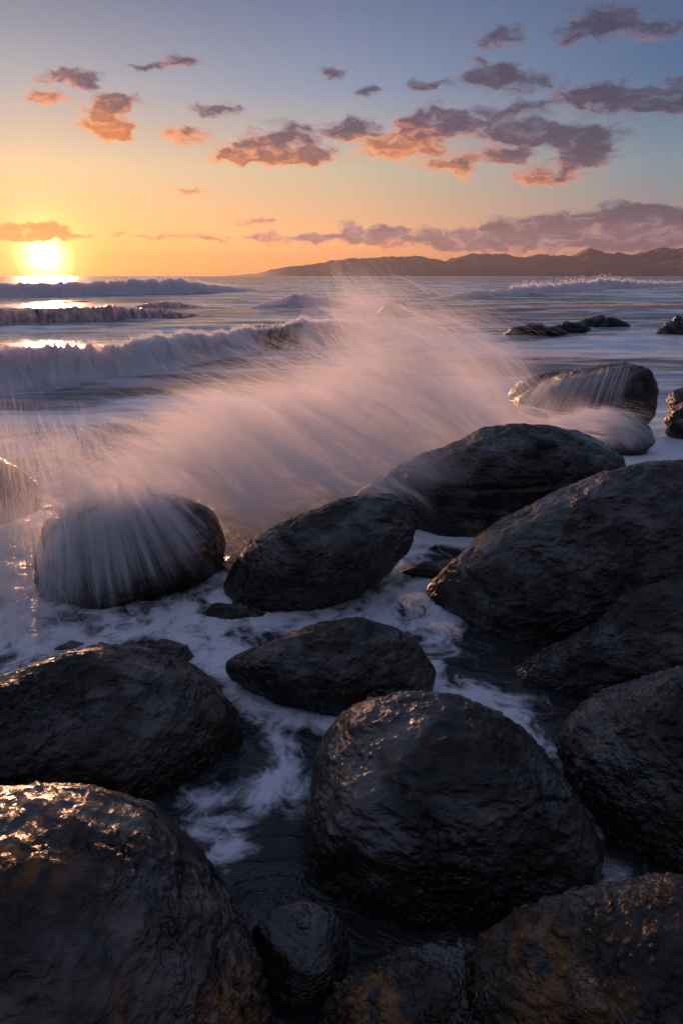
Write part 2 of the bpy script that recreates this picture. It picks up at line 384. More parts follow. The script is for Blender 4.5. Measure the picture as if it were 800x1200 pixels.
def build_sea():
    th = np.concatenate([np.linspace(-180, -46, 60)[:-1], np.linspace(-46, 46, 760), np.linspace(46, 180, 60)[1:-1]])
    th = np.radians(th); nt = len(th)
    r = np.concatenate([[0.02], np.geomspace(.5, 14, 420), np.geomspace(14.05, 300, 420)[0:], np.geomspace(320, 15800, 60)])
    nr = len(r)
    T, Rr = np.meshgrid(th, r, indexing='ij')
    X = (Rr * np.sin(T)).ravel(); Y = (Rr * np.cos(T)).ravel(); rr = Rr.ravel()
    P2 = np.stack([X, Y, np.zeros_like(X)], 1)
    mid = sstep(7, 14, rr) * (1 - sstep(250, 900, rr)); nearw = 1 - sstep(9, 16, rr)
    z = mid * (.16 * fbm(P2 * np.array([.05, .16, 1]), 3, 3) + .10 * fbm(P2 * np.array([.18, .5, 1]), 3, 5) + .035 * fbm(P2 * np.array([.8, 1.7, 1]), 3, 9))
    z += sstep(60, 150, rr) * (1 - sstep(400, 1500, rr)) * .25 * fbm(P2 * np.array([.012, .06, 1]), 3, 21)
    z += nearw * (.045 * fbm(P2 * .9, 3, 33) + .016 * fbm(P2 * np.array([3.0, 3.6, 1]), 3, 35) + .006 * ridged(P2 * np.array([8, 8, 1]), 2, 36))
    f = sea_foam(X, Y)
    ang = np.degrees(np.arctan2(X, Y))
    base = .17 * (rr > 0) + .35 * sstep(6.0, 9, rr) + .03 * sstep(-6, 14, ang) * sstep(9, 14, rr) - .16 * sstep(120, 600, rr)
    # quieter, glassier strips where the photograph shows dark open water
    base -= .14 * sstep(36, 44, rr) * (1 - sstep(80, 110, rr)) * sstep(2, 10, ang)
    foam = np.maximum(f, 0) + base
    far = sstep(8, 13, rr)
    return tag(mesh_obj('sea', np.stack([X, Y, z], 1), grid_faces(nt, nr, True), WATER, {'foam': foam, 'far': far, 'silk': f}), kind='structure')
build_sea()

# ------------------------------------------------------------------ mountains across the bay
def build_mountains():
    m, t = new_mat('mountain_scrub')
    tc = t.node('ShaderNodeTexCoord').outputs['Object']
    b = t.node('ShaderNodeBsdfPrincipled'); b.inputs['Roughness'].default_value = .95
    t.link(t.mix(t.rng(t.noise(tc, .004, 5, .6), .35, .65), (.028, .030, .044, 1), (.046, .044, .058, 1)), b.inputs['Base Color'])
    t.link(b.outputs[0], t.out.inputs[0])
    prof = [(250, 324), (300, 320.5), (330, 313), (380, 307), (425, 302), (470, 299.5), (500, 302), (520, 305), (548, 298), (600, 299.5), (640, 297), (668, 300),
            (690, 292), (720, 297), (742, 298), (770, 292), (800, 290), (850, 286), (920, 284), (1000, 290), (1120, 296), (1300, 305), (1500, 318), (1600, 324)]
    px = np.linspace(250, 1600, 700); py = np.interp(px, [p[0] for p in prof], [p[1] for p in prof])
    nv = 60; V = []
    ridge = np.array([azel(a, b) for a, b in zip(px, py)])
    for i, (a, e) in enumerate(ridge):
        D0 = 8200 + 1200 * math.sin(i * .011); D1 = D0 + 1900
        hz = max(0, D1 * math.tan(R(e)) + 2.5)
        for j in range(nv):
            s = j / (nv - 1) * 1.7
            d = D0 + (D1 - D0) * s; k = s if s < 1 else 1 - (s - 1) * .8
            V.append((d * math.sin(R(a)), d * math.cos(R(a)), hz * max(0, k) ** 1.15))
    V = np.array(V); n = ridged(V / np.array([300, 300, 1e9]), 5, 5); n2 = fbm(V / np.array([150, 150, 1e9]), 4, 8)
    V[:, 2] = V[:, 2] * (1 + .16 * (n - .3) + .09 * n2) - 3
    tag(mesh_obj('mountains', V, grid_faces(700, nv), m), 'long low hazy mountain range across the bay', None, None, 'structure')
build_mountains()

# ------------------------------------------------------------------ boulders
def cube_sphere(n):
    g = np.tan(np.linspace(-1, 1, n) * math.pi / 4); A, B = np.meshgrid(g, g, indexing='ij'); one = np.ones_like(A)
    faces = []; Vs = []; off = 0
    for P in ((one, A, B), (-one, B, A), (B, one, A), (A, -one, B), (A, B, one), (B, A, -one)):
        Vs.append(np.stack(P, -1).reshape(-1, 3)); faces.append(grid_faces(n, n) + off); off += n * n
    V = np.concatenate(Vs); V /= np.linalg.norm(V, axis=1)[:, None]; F = np.concatenate(faces)
    key = np.round(V * 1e6).astype(np.int64); _, idx, inv = np.unique(key, axis=0, return_index=True, return_inverse=True)
    return V[idx], inv.ravel()[F]
def vnormals(V, F):
    a, b, c, d = V[F[:, 0]], V[F[:, 1]], V[F[:, 2]], V[F[:, 3]]
    fn = np.cross(c - a, d - b); N = np.zeros_like(V)
    for k in range(4):
        for ax in range(3): N[:, ax] += np.bincount(F[:, k], fn[:, ax], len(V))
    return N / (np.linalg.norm(N, axis=1)[:, None] + 1e-12)
ROCKS = {}
def boulder(label, outline, center, zc, mat, n=90, depth=.85, seed=0, rough=1.0, crust=(0.0, .35), stain_glint=None, tilt=0.0, Y=None, lump=1.0, group='wave-worn boulders'):
    C = at_z(center[0], center[1], zc) if Y is None else at_y(center[0], center[1], Y)
    nrm = CAM - C; dist = np.linalg.norm(nrm); nrm /= dist
    rgt = np.cross((0, 0, 1), nrm); rgt /= np.linalg.norm(rgt); up = np.cross(nrm, rgt)
    pts = np.array(outline, float); D = ray(pts[:, 0], pts[:, 1])
    tt = ((C - CAM) @ nrm) / (D @ nrm); W = CAM + D * tt[:, None] - C
    a, b = W @ rgt, W @ up
    # closed smooth outline radius as a function of the angle
    th = np.linspace(-math.pi, math.pi, 720, endpoint=False); rad = np.zeros(720)
    for i in range(len(a)):
        j = (i + 1) % len(a); ex, ey = a[j] - a[i], b[j] - b[i]
        den = np.cos(th) * ey - np.sin(th) * ex
        tq = (a[i] * ey - b[i] * ex) / np.where(np.abs(den) < 1e-9, 1e-9, den)
        sq = (a[i] * np.sin(th) - b[i] * np.cos(th)) / np.where(np.abs(den) < 1e-9, 1e-9, den)
        ok = (tq > 0) & (sq >= -1e-6) & (sq <= 1 + 1e-6); rad = np.where(ok, np.maximum(rad, tq), rad)
    rad = np.where(rad <= 0, np.median(rad[rad > 0]), rad)
    k = np.exp(-(np.arange(-20, 21) / 8.0) ** 2); k /= k.sum()
    rad = np.convolve(np.concatenate([rad[-20:], rad, rad[:20]]), k, 'valid')
    rad = rad / np.sqrt(1 + (rad / dist) ** 2) * (1.03 if n >= 100 else 1.0)
    Rm = rad.mean(); Dp = depth * Rm
    V, F = cube_sphere(n)
    ang = np.arctan2(V[:, 1], V[:, 0]); rho = np.hypot(V[:, 0], V[:, 1])
    rr = np.interp(ang, np.concatenate([th, [math.pi]]), np.concatenate([rad, rad[:1]]))
    rr = Rm + (rr - Rm) * sstep(0, .75, rho)
    rho = rho ** .92
    L = np.stack([rho * np.cos(ang) * rr, rho * np.sin(ang) * rr, V[:, 2] * Dp], 1)
    if tilt: L[:, 2] += tilt * L[:, 1]
    Wd = L[:, :1] * rgt + L[:, 1:2] * up + L[:, 2:] * nrm
    s = seed * 13.7; gr = np.random.default_rng(seed + 100)
    for q in range(7):                                             # worn flat faces
        f = nrm * (.5 + gr.random()) + up * gr.normal() * .8 + rgt * gr.normal() * .8; f /= np.linalg.norm(f)
        pr = Wd @ f; hm = pr.max() * (.80 + .12 * gr.random()); ex = np.maximum(pr - hm, 0)
        Wd = Wd - f * (ex * .5)[:, None]
    N = vnormals(Wd, F)
    Q = Wd + s
    sc1 = 1.6 / max(Rm, .2)
    amp = np.clip(1 - .55 * (np.abs(V[:, 2]) < .35), .3, 1)     # keep the outline, break up the faces
    d = .075 * Rm * lump * fbm(Q * sc1, 3, seed) * amp
    d -= .030 * Rm * lump * sstep(.72, .98, ridged(Q * sc1 * np.array([.9, .9, 1.4]) + 5, 2, seed + 90)) * amp
    d += .030 * Rm * lump * ridged(Q * np.array([1.0, 1.0, 1.7]) * sc1 * 2.3, 3, seed + 3) * amp
    Wd = Wd + N * d[:, None]; N = vnormals(Wd, F)
    zz = (C + Wd)[:, 2]
    low = 1 - sstep(crust[0], crust[1], zz + .12 * fbm(Q * 2.2, 3, seed + 9) * 1.5)
    det = min(1.0, Rm / .5) * rough
    q2 = Wd + .05 * np.stack([fbm(Q * 4, 2, seed + 31), fbm(Q * 4, 2, seed + 41), fbm(Q * 4, 2, seed + 51)], 1) + s
    ax = gr.normal(size=3) * .5 + np.array([0, .2, 1.0]); ax /= np.linalg.norm(ax)          # bedding direction
    st = lambda k, e: (q2 + np.outer(q2 @ ax, ax) * (e - 1)) * k
    cr_ = .18 + .82 * sstep(-.15, .35, fbm(Q * 2.1 / max(Rm, .3), 3, seed + 81))              # smooth worn patches among crinkled ones
    d = det * (.012 * ridged(st(3.6, 3.0), 3, seed + 5) * (.4 + .6 * cr_) + cr_ * (.0095 * ridged(st(11, 1.8), 3, seed + 6) + .0065 * ridged(st(30, 1.5), 2, seed + 7)))
    if n >= 110:
        w = worley(Q * 24, seed); w2 = worley(Q * 44, seed + 4)
        patch = np.clip(low * (.3 + .7 * cr_) + .5 * sstep(.1, .5, fbm(Q * 3, 2, seed + 70)), 0, 1)
        d += patch * (.022 * np.clip(.55 - w, 0, 1) + .014 * np.clip(.5 - w2, 0, 1)) / .5
    Wd = Wd + N * d[:, None]
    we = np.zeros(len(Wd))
    if stain_glint:
        for (wx, wy, wr, ws) in stain_glint:
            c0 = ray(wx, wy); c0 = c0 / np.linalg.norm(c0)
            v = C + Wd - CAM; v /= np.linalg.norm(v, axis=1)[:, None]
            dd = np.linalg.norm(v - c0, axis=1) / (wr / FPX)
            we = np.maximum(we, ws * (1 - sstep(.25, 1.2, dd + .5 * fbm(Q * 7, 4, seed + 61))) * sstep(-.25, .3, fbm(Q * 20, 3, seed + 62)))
    o = mesh_obj('boulder', C + Wd, F, mat, {'crust': low, 'stain_glint': we, 'crinkle': cr_}, tuple(C))
    tag(o, label, 'boulder', group)
    ROCKS[label] = (o, C + Wd, F)
    return o

B = boulder
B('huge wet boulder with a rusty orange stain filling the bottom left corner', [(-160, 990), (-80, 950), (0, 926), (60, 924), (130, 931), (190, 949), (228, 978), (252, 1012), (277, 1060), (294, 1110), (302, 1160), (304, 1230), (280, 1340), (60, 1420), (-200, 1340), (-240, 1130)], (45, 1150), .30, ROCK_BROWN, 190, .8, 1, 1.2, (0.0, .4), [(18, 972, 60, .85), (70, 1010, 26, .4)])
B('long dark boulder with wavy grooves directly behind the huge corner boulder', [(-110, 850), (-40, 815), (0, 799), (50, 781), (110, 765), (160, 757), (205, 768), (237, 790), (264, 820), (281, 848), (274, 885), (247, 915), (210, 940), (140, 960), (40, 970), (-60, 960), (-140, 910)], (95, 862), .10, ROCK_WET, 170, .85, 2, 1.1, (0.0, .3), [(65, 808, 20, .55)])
B('rounded black boulder with golden left flank in the front centre', [(355, 905), (362, 870), (390, 845), (430, 825), (480, 817), (530, 822), (580, 843), (622, 875), (657, 915), (687, 960), (702, 1005), (692, 1042), (645, 1066), (570, 1090), (500, 1100), (440, 1100), (395, 1070), (370, 1010), (357, 955)], (525, 962), .12, ROCK_WET, 200, .85, 3, 1.0, (-.05, .30), [(418, 850, 30, .40), (385, 960, 40, .22)])  # warm sunlight on the left flank is painted in as orange patches
B('craggy boulder with amber ridges in the bottom right corner', [(566, 1120), (578, 1095), (606, 1074), (655, 1058), (720, 1042), (785, 1035), (850, 1038), (930, 1090), (920, 1260), (740, 1330), (600, 1290), (568, 1190)], (745, 1180), .30, ROCK_BROWN, 150, .8, 4, 1.6, (.0, .5), [(640, 1125, 46, .5), (700, 1180, 40, .35), (620, 1175, 40, .4)])  # golden sun glints painted into the colour along the ridges
B('low amber crusted rock between the two bottom boulders', [(370, 1230), (385, 1185), (415, 1150), (465, 1122), (515, 1108), (556, 1116), (590, 1160), (604, 1230), (560, 1290), (440, 1300)], (490, 1215), .05, ROCK_BROWN, 120, .8, 5, 1.6, (.0, .6), [(430, 1160, 40, .6), (470, 1190, 30, .4)])  # amber rock with sun glints painted over its upper left
B('small glossy rock tucked in the dark gap beside the huge corner boulder', [(296, 1090), (322, 1068), (355, 1058), (388, 1066), (404, 1092), (407, 1130), (390, 1165), (340, 1180), (305, 1160)], (350, 1118), .10, ROCK_WET, 110, .8, 6, 1.0, (-.1, .15))
B('mottled brown boulder cut by the right edge above the bottom right boulder', [(657, 868), (668, 845), (690, 828), (730, 811), (775, 794), (830, 786), (910, 820), (950, 930), (880, 1030), (800, 1045), (738, 1022), (702, 968), (672, 915)], (795, 915), .15, ROCK_BROWN, 150, .85, 7, 1.5, (.1, .6))
B('smooth slanting slab wedged under the big sloping boulder', [(578, 816), (592, 790), (640, 762), (692, 735), (735, 700), (785, 680), (840, 668), (900, 720), (880, 800), (800, 815), (730, 822), (690, 850), (648, 866), (604, 846)], (735, 765), .16, ROCK_GREY, 120, .7, 8, .9, (.0, .2))
B('big sloping boulder crusted with barnacles at the right edge', [(486, 716), (500, 692), (548, 648), (594, 610), (648, 583), (700, 560), (760, 544), (830, 543), (910, 570), (960, 650), (910, 715), (800, 715), (725, 725), (655, 765), (588, 792), (540, 784), (502, 755)], (715, 662), .38, ROCK_GREY, 190, .75, 9, 1.1, (.1, .75))
B('small almond shaped boulder ringed by foam in the centre', [(264, 781), (285, 767), (330, 749), (380, 732), (420, 726), (460, 737), (490, 760), (508, 786), (500, 818), (468, 836), (400, 842), (335, 832), (288, 804)], (392, 788), .10, ROCK_WET, 140, .8, 10, .9, (.0, .16))
B('oval boulder with a crusted ledge standing behind the almond shaped boulder', [(261, 682), (270, 660), (300, 630), (350, 605), (400, 588), (440, 579), (470, 583), (484, 605), (476, 642), (450, 672), (420, 695), (380, 722), (320, 734), (278, 716)], (372, 660), .22, ROCK_GREY, 150, .8, 11, 1.0, (.0, .34))
B('domed boulder with white water streaming down its face', [(42, 645), (55, 602), (95, 576), (150, 572), (205, 581), (248, 602), (270, 640), (258, 668), (220, 694), (160, 712), (112, 742), (70, 718), (46, 685)], (155, 652), .20, ROCK_BROWN, 130, .85, 12, .8, (.0, .5))
B('dark rock behind falling spray at the left edge', [(-80, 580), (-40, 540), (0, 534), (30, 550), (52, 574), (44, 600), (0, 615), (-60, 615)], (-15, 580), .45, ROCK_WET, 80, .85, 13, .8)
B('broad low boulder with layered shoulders and mist blowing over its left end', [(404, 596), (436, 566), (500, 532), (568, 507), (630, 501), (685, 511), (722, 530), (738, 547), (705, 573), (655, 603), (600, 634), (535, 652), (476, 642), (428, 622)], (575, 580), .30, ROCK_GREY, 170, .75, 14, 1.0, (-.2, .1), None, 0, None, 1.3)
B('ridged boulder with thin water sheets farther out to the right', [(600, 470), (625, 455), (660, 440), (700, 430), (735, 426), (758, 435), (771, 458), (766, 488), (740, 510), (680, 510), (620, 500)], (690, 475), .42, ROCK_WET, 120, .85, 16, .9, (-.3, 0))
B('low dark shoulder of rock left of the ridged boulder', [(592, 462), (608, 446), (640, 437), (672, 436), (690, 445), (670, 465), (620, 478), (596, 475)], (635, 462), .30, ROCK_WET, 60, .8, 17, .8, (-.3, 0))
B('rounded rock under a smooth veil of water below the ridged boulder', [(640, 505), (670, 490), (710, 480), (742, 482), (760, 500), (768, 518), (750, 535), (700, 540), (655, 530)], (706, 515), .15, ROCK_WET, 80, .85, 18, .7, (-.3, 0))
B('upper grey rock in the pile at the right edge', [(778, 470), (788, 458), (810, 450), (840, 455), (850, 480), (815, 492), (785, 486)], (812, 474), .25, ROCK_GREY, 60, .8, 19, .9)
B('angular dark rock in the middle of the pile at the right edge', [(776, 494), (786, 478), (808, 468), (845, 478), (850, 505), (810, 510), (784, 502)], (812, 492), .16, ROCK_WET, 60, .8, 20, .9)
B('small round rock at the foot of the pile at the right edge', [(778, 507), (786, 495), (808, 488), (836, 494), (840, 512), (810, 520), (786, 516)], (808, 506), .10, ROCK_GREY, 60, .8, 21, .9)
for lab, px, py, rx, ry, sd, sk in (
        ('long low reef rock washed by foam in the mid distance', 626, 387, 46, 8, 22, .0),
        ('second reef rock just behind the long low one', 668, 383, 28, 8, 23, 0),
        ('farther reef rock with a pointed top behind the long low one', 704, 378, 38, 9, 24, 0),
        ('dark reef rock at the right edge of the bay', 792, 385, 26, 17, 25, 0),
        ('reef rock half hidden in pink mist', 464, 366, 30, 17, 26, 0)):
    gq = np.random.default_rng(sd); ol = []
    for q in range(13):
        u = q / 12 * 2 - 1; ol.append((px + rx * u, py + ry * .5 - ry * 1.45 * (1 - abs(u) ** 1.7) * (.78 + .25 * gq.random())))
    ol += [(px + rx * .5, py + ry * .9), (px - rx * .5, py + ry * .9)]
    B(lab, ol, (px, py), .18, ROCK_FAR, 50, .8, sd, .8, (-1, -.5), None, 0, None, 2.0, 'reef rocks in the bay')
for lab, ol, c, z in (
        ('flat brown stone awash behind the big sloping boulder', [(466, 672), (490, 660), (530, 656), (556, 660), (548, 680), (515, 690), (480, 688)], (512, 674), .0),
        ('flat stone awash beside the oval boulder', [(232, 722), (250, 708), (290, 706), (330, 728), (345, 745), (300, 748), (255, 738)], (288, 728), -.07),
        ('pale stone awash behind the grooved boulder', [(168, 760), (190, 748), (220, 756), (232, 780), (215, 800), (180, 790)], (200, 774), .0),
        ('dark stone awash at the left edge', [(60, 762), (84, 750), (108, 756), (100, 772), (70, 776)], (84, 764), -.06),
        ('dark stone awash in the channel beneath the front centre boulder', [(690, 930), (710, 920), (735, 960), (745, 1010), (720, 1010), (700, 970)], (718, 965), .0)):
    B(lab, ol, c, z, ROCK_BROWN, 60, .55, int(c[0]), .8, (-1, -.5), None, 0, None, 1.5, 'stones awash between the boulders')

# ------------------------------------------------------------------ breaking waves
def breaker(label, path, back=2.6, froth=.10, foam=.6, glass=None, nu=420, seed=0):
    """path: (px, py_foot, py_crest) stations, foot on the water plane"""
    pth = np.array(path, float); pxs = np.linspace(pth[0, 0], pth[-1, 0], nu)
    foot_y = np.interp(pxs, pth[:, 0], pth[:, 1]); cr_y = np.interp(pxs, pth[:, 0], pth[:, 2])
    k = np.exp(-(np.arange(-12, 13) / 7.0) ** 2); k /= k.sum()
    sm = lambda v: np.convolve(np.pad(v, 12, 'edge'), k, 'valid')
    foot_y, cr_y = sm(foot_y), sm(cr_y)
    Ft = at_z(pxs, foot_y); nv = 46; V = np.zeros((nu, nv, 3)); dist = np.hypot(Ft[:, 0], Ft[:, 1])
    Hc = np.array([max(.02, at_y(p, c, f[1] * 1.03)[2]) for p, c, f in zip(pxs, cr_y, Ft)])
    al = np.concatenate([[0], np.cumsum(np.linalg.norm(np.diff(Ft[:, :2], axis=0), axis=1))]) / Hc.max()
    Hc = Hc * (1 + .16 * fbm(np.stack([al * .45, al * 0 + seed, al * 0], 1), 3, seed + 40)); Ft = Ft + np.array([0, 1.0, 0]) * (Hc * .8 * fbm(np.stack([al * .3, al * 0 + seed, al * 0], 1), 3, seed + 44))[:, None]
    tg = np.gradient(Ft[:, :2], axis=0); tg /= np.linalg.norm(tg, axis=1)[:, None] + 1e-9
    nb = np.stack([-tg[:, 1], tg[:, 0]], 1); nb *= np.sign((nb * Ft[:, :2]).sum(1))[:, None]     # away from camera
    s = np.linspace(0, 1, nv)
    fx = np.interp(s, [0, .1, .25, .42, .52, .60, .75, 1], [-.25, .02, .22, .38, .52, .80, 1.5, back])
    fz = np.interp(s, [0, .1, .25, .42, .52, .60, .75, 1], [-.12, .14, .52, .90, 1.0, .95, .55, -.12])
    kk = np.exp(-(np.arange(-4, 5) / 2.5) ** 2); kk /= kk.sum()
    fx = np.convolve(np.pad(fx, 4, 'edge'), kk, 'valid'); fz = np.convolve(np.pad(fz, 4, 'edge'), kk, 'valid') / .97
    V[:, :, 0] = Ft[:, None, 0] + nb[:, None, 0] * fx[None] * Hc[:, None]
    V[:, :, 1] = Ft[:, None, 1] + nb[:, None, 1] * fx[None] * Hc[:, None]
    V[:, :, 2] = fz[None] * Hc[:, None]
    along = np.concatenate([[0], np.cumsum(np.linalg.norm(np.diff(Ft[:, :2], axis=0), axis=1))])
    A = np.repeat(along[:, None], nv, 1) / Hc.max(); S = np.repeat(s[None], nu, 0)
    q = np.stack([A.ravel() * 1.6, S.ravel() * 1.4, np.full(nu * nv, seed * 3.3)], 1)
    Hh = np.repeat(Hc[:, None], nv, 1).ravel()
    Vf = V.reshape(-1, 3); N = vnormals(Vf, grid_faces(nu, nv)); N *= np.sign(N[:, 2:3] + 1e-6)
    d = Hh * froth * (1.2 * fbm(q, 4, seed) + .9 * ridged(q * np.array([2.4, 1.3, 1]), 3, seed + 2) + .5 * fbm(q * np.array([9, 4, 1]), 3, seed + 4) - .2) * np.repeat(np.sin(np.clip(s, 0, 1) * math.pi)[None] ** .5, nu, 0).ravel()
    Vf = Vf + N * d[:, None]
    fo = foam + .25 * (S.ravel() < .55) - .22 * sstep(.6, .85, S.ravel())
    if glass:
        g0, g1 = glass; P = np.repeat(pxs[:, None], nv, 1).ravel()
        fo = fo - .5 * sstep(g0 - 16, g0 + 16, P + 14 * fbm(q * 3, 2, 77)) * (1 - sstep(g1 - 30, g1 + 14, P + 14 * fbm(q * 3, 2, 78))) * (1 - sstep(.38, .5, S.ravel()))
    o = mesh_obj('breaking_wave', Vf, grid_faces(nu, nv), BREAK if dist.min() < 30 else BREAK_FAR, {'foam': fo, 'along': A.ravel(), 'across': S.ravel() * 3.0})
    tag(o, label, 'wave', 'waves rolling in')
    cr = Vf.reshape(nu, nv, 3)[:, int(nv * .50)]
    return pxs, cr, Hc, nb
W1 = breaker('long foaming breaker rolling in nearest to the boulders, crest lit orange', [(-170, 470, 425), (-60, 464, 418), (0, 457, 412), (60, 450, 407), (120, 446, 405), (180, 440, 400), (230, 428, 394), (280, 418, 389), (310, 408, 382), (345, 410, 376), (385, 406, 372), (430, 398, 377), (470, 392, 386)], 3.0, .14, .5, (308, 352), 700, 1)
W2 = breaker('dark swell with ragged crest below the setting sun', [(-200, 386, 366), (-60, 383, 362), (0, 381, 361), (70, 379, 359), (140, 376, 358), (170, 374, 359), (205, 372, 363), (240, 369, 368)], 3.0, .12, .18, None, 420, 2)
W3 = breaker('distant breaker with tall white peak just right of the sun', [(-260, 354, 334), (-100, 351, 333), (0, 349, 333), (100, 347, 332), (150, 346, 330), (185, 345, 327), (215, 344, 327), (250, 343, 332), (290, 341, 338), (312, 340, 339.6)], 3.0, .12, .75, None, 420, 3)
W4 = breaker('small furrowed wave just behind the streaming domed boulder', [(60, 534, 532), (95, 528, 510), (130, 520, 497), (165, 513, 490), (200, 506, 486), (225, 499, 488), (252, 492, 490)], 2.6, .10, .45, None, 300, 4)
W5 = breaker('small white breaker left of the mist plume', [(290, 361, 360), (320, 360, 351), (345, 360, 345), (375, 359, 346), (400, 358, 351), (430, 357, 356)], 2.6, .14, .6, None, 240, 5)
W6 = breaker('low white line of surf on the far right', [(500, 350, 349.5), (560, 348, 340), (620, 345, 336), (680, 341, 331), (720, 338, 328), (760, 336, 331), (830, 335, 331), (960, 335, 331)], 2.6, .16, .8, None, 420, 6)
W7 = breaker('short dark swell with pale crest between sun and mist', [(140, 363, 362), (180, 362, 354), (205, 361, 353), (245, 360, 359)], 2.6, .12, .2, None, 160, 7)

W8 = breaker('tiny crest lapping behind the rock at the left edge', [(-140, 498, 494), (-60, 496, 488), (0, 492, 485), (40, 489, 485), (75, 487, 486)], 2.6, .14, .3, None, 200, 8)
W9 = breaker('low broken ripple below the nearest breaker', [(150, 462, 461), (190, 458, 451), (235, 452, 444), (280, 446, 440), (330, 441, 440)], 2.6, .16, .15, None, 240, 9)
W10 = breaker('thin dark swell in front of the far right surf', [(560, 363, 362.5), (620, 362, 358), (690, 360, 356), (760, 359, 355), (840, 358, 355), (960, 357, 355)], 2.6, .12, .25, None, 240, 10)
W11 = breaker('smooth low swell sliding past the ridged boulder', [(470, 428, 427.5), (540, 424, 418), (610, 421, 415), (680, 420, 415), (760, 421, 419.5)], 3.4, .06, .25, None, 240, 11)
W12 = breaker('far ripple beneath the setting sun', [(-160, 366, 365), (-60, 366, 361), (30, 365, 360), (90, 364, 360), (140, 363, 362.5)], 2.6, .1, .2, None, 200, 12)

# ------------------------------------------------------------------ spray: fine threads of flying water
def strands(name, label, pts, rad, mat=SPRAY):
    """pts (n, k, 3), rad (n, k)"""
    n, k, _ = pts.shape
    h = bpy.data.hair_curves.new(name); h.add_curves([k] * n)
    h.attributes['position'].data.foreach_set('vector', pts.astype(np.float32).ravel())
    a = h.attributes.get('radius') or h.attributes.new('radius', 'FLOAT', 'POINT')
    a.data.foreach_set('value', rad.astype(np.float32).ravel())
    h.materials.append(mat)
    o = bpy.data.objects.new(name, h); COL.objects.link(o)
    return tag(o, label, 'spray', None, 'stuff')
def puff(px, py, sx, sy, rot, Y, sY, ang, n, length, rad, drop=.35, toward=.15, seed=0, spread=8, k=9, clump=.4):
    """n threads round a point of the plume; ang is the heading in the plane facing the camera (deg, 0 = right, -90 = down)"""
    g = np.random.default_rng(seed); n = int(n * .60)
    a, b = np.clip(g.normal(size=n), -2.4, 2.4), np.clip(g.normal(size=n), -2.4, 2.4)
    nc = max(6, n // 130); ca, cb = g.normal(size=nc), g.normal(size=nc); wt = g.random(nc) ** 2; ci = g.choice(nc, n, p=wt / wt.sum())
    cl = g.random(n) < clump; co = math.cos(R(ang)); si = -math.sin(R(ang))
    q1, q2 = g.normal(size=n) * .55, g.normal(size=n) * .05          # long and narrow along the flow
    m_ = min(sx, sy)
    a = np.where(cl, ca[ci] + (q1 * co - q2 * si) * m_ / sx, a) * sx
    b = np.where(cl, cb[ci] + (q1 * si + q2 * co) * m_ / sy, b) * sy
    # sheets: threads gather into clumps
    c, s_ = math.cos(R(rot)), math.sin(R(rot))
    P = at_y(px + a * c - b * s_, py + a * s_ + b * c, Y + g.normal(size=n) * sY)
    ph = np.radians(ang + g.normal(size=n) * spread); v = np.stack([np.cos(ph), -toward * np.ones(n) + g.normal(size=n) * .1, np.sin(ph)], 1)
    L = length * np.exp(g.normal(size=n) * .4)
    t = np.linspace(-.5, .5, k); pts = P[:, None] + v[:, None] * (t[None, :, None] * L[:, None, None])
    pts[:, :, 2] -= drop * (t[None] * L[:, None]) ** 2 * np.sign(1)
    r = rad * np.exp(g.normal(size=n) * .35)[:, None] * (np.cos(t * math.pi) ** .8)[None]
    pts[:, :, 2] = np.maximum(pts[:, :, 2], -.02)
    return pts, np.maximum(r, 1e-5)
def cloud(name, label, puffs):
    out = [puff(*p[:-1], **p[-1]) if isinstance(p[-1], dict) else puff(*p) for p in puffs]
    k = out[0][0].shape[1]
    strands(name, label, np.concatenate([o[0] for o in out]), np.concatenate([o[1] for o in out]))
r0 = .00026
cloud('sea_spray', 'great pink plume of wind-blown spray over the middle boulders', [
    # px, py, sx, sy, rot, Y, sY, ang, n, len, rad
    (415, 355, 26, 18, 0, 10.5, .6, -60, 1500, .5, r0 * .9, dict(seed=1, spread=20, clump=.1)),
    (430, 400, 32, 32, 20, 9.6, .6, -50, 3000, .6, r0 * .85, dict(seed=2, spread=12, clump=.2)),
    (465, 445, 42, 36, 35, 8.9, .5, -46, 6500, .7, r0 * .85, dict(seed=3)),
    (525, 480, 42, 26, 38, 8.4, .45, -42, 6500, .8, r0, dict(seed=4)),
    (585, 500, 24, 14, 30, 8.1, .35, -40, 2200, .6, r0, dict(seed=5)),
    (400, 455, 60, 36, -12, 8.8, .6, -32, 9000, .8, r0 * .9, dict(seed=6)),
    (330, 470, 60, 28, -12, 8.6, .6, -24, 8000, .8, r0 * .85, dict(seed=7)),
    (250, 500, 60, 26, -14, 8.0, .5, -22, 6000, .8, r0, dict(seed=8)),
    (420, 510, 60, 28, 0, 7.8, .5, -30, 7500, .8, r0, dict(seed=9, clump=.25)),
    (330, 535, 60, 34, -10, 7.2, .5, -36, 8500, .75, r0, dict(seed=10)),
    (260, 560, 44, 34, 0, 6.6, .4, -45, 6500, .6, r0, dict(seed=11)),
    (300, 600, 30, 26, -20, 6.1, .3, -48, 3500, .45, r0 * .9, dict(seed=12)),
    (390, 570, 44, 18, -14, 6.4, .3, -38, 3500, .5, r0 * .9, dict(seed=13)),
    (470, 545, 44, 20, 0, 7.0, .3, -35, 4500, .5, r0 * .6, dict(seed=14, clump=.15)),
    (180, 540, 50, 22, -14, 6.6, .4, -28, 5000, .6, r0, dict(seed=15)),
    (140, 574, 46, 11, -4, 5.2, .15, -55, 7000, .28, r0 * .7, dict(seed=16, spread=16)),
])
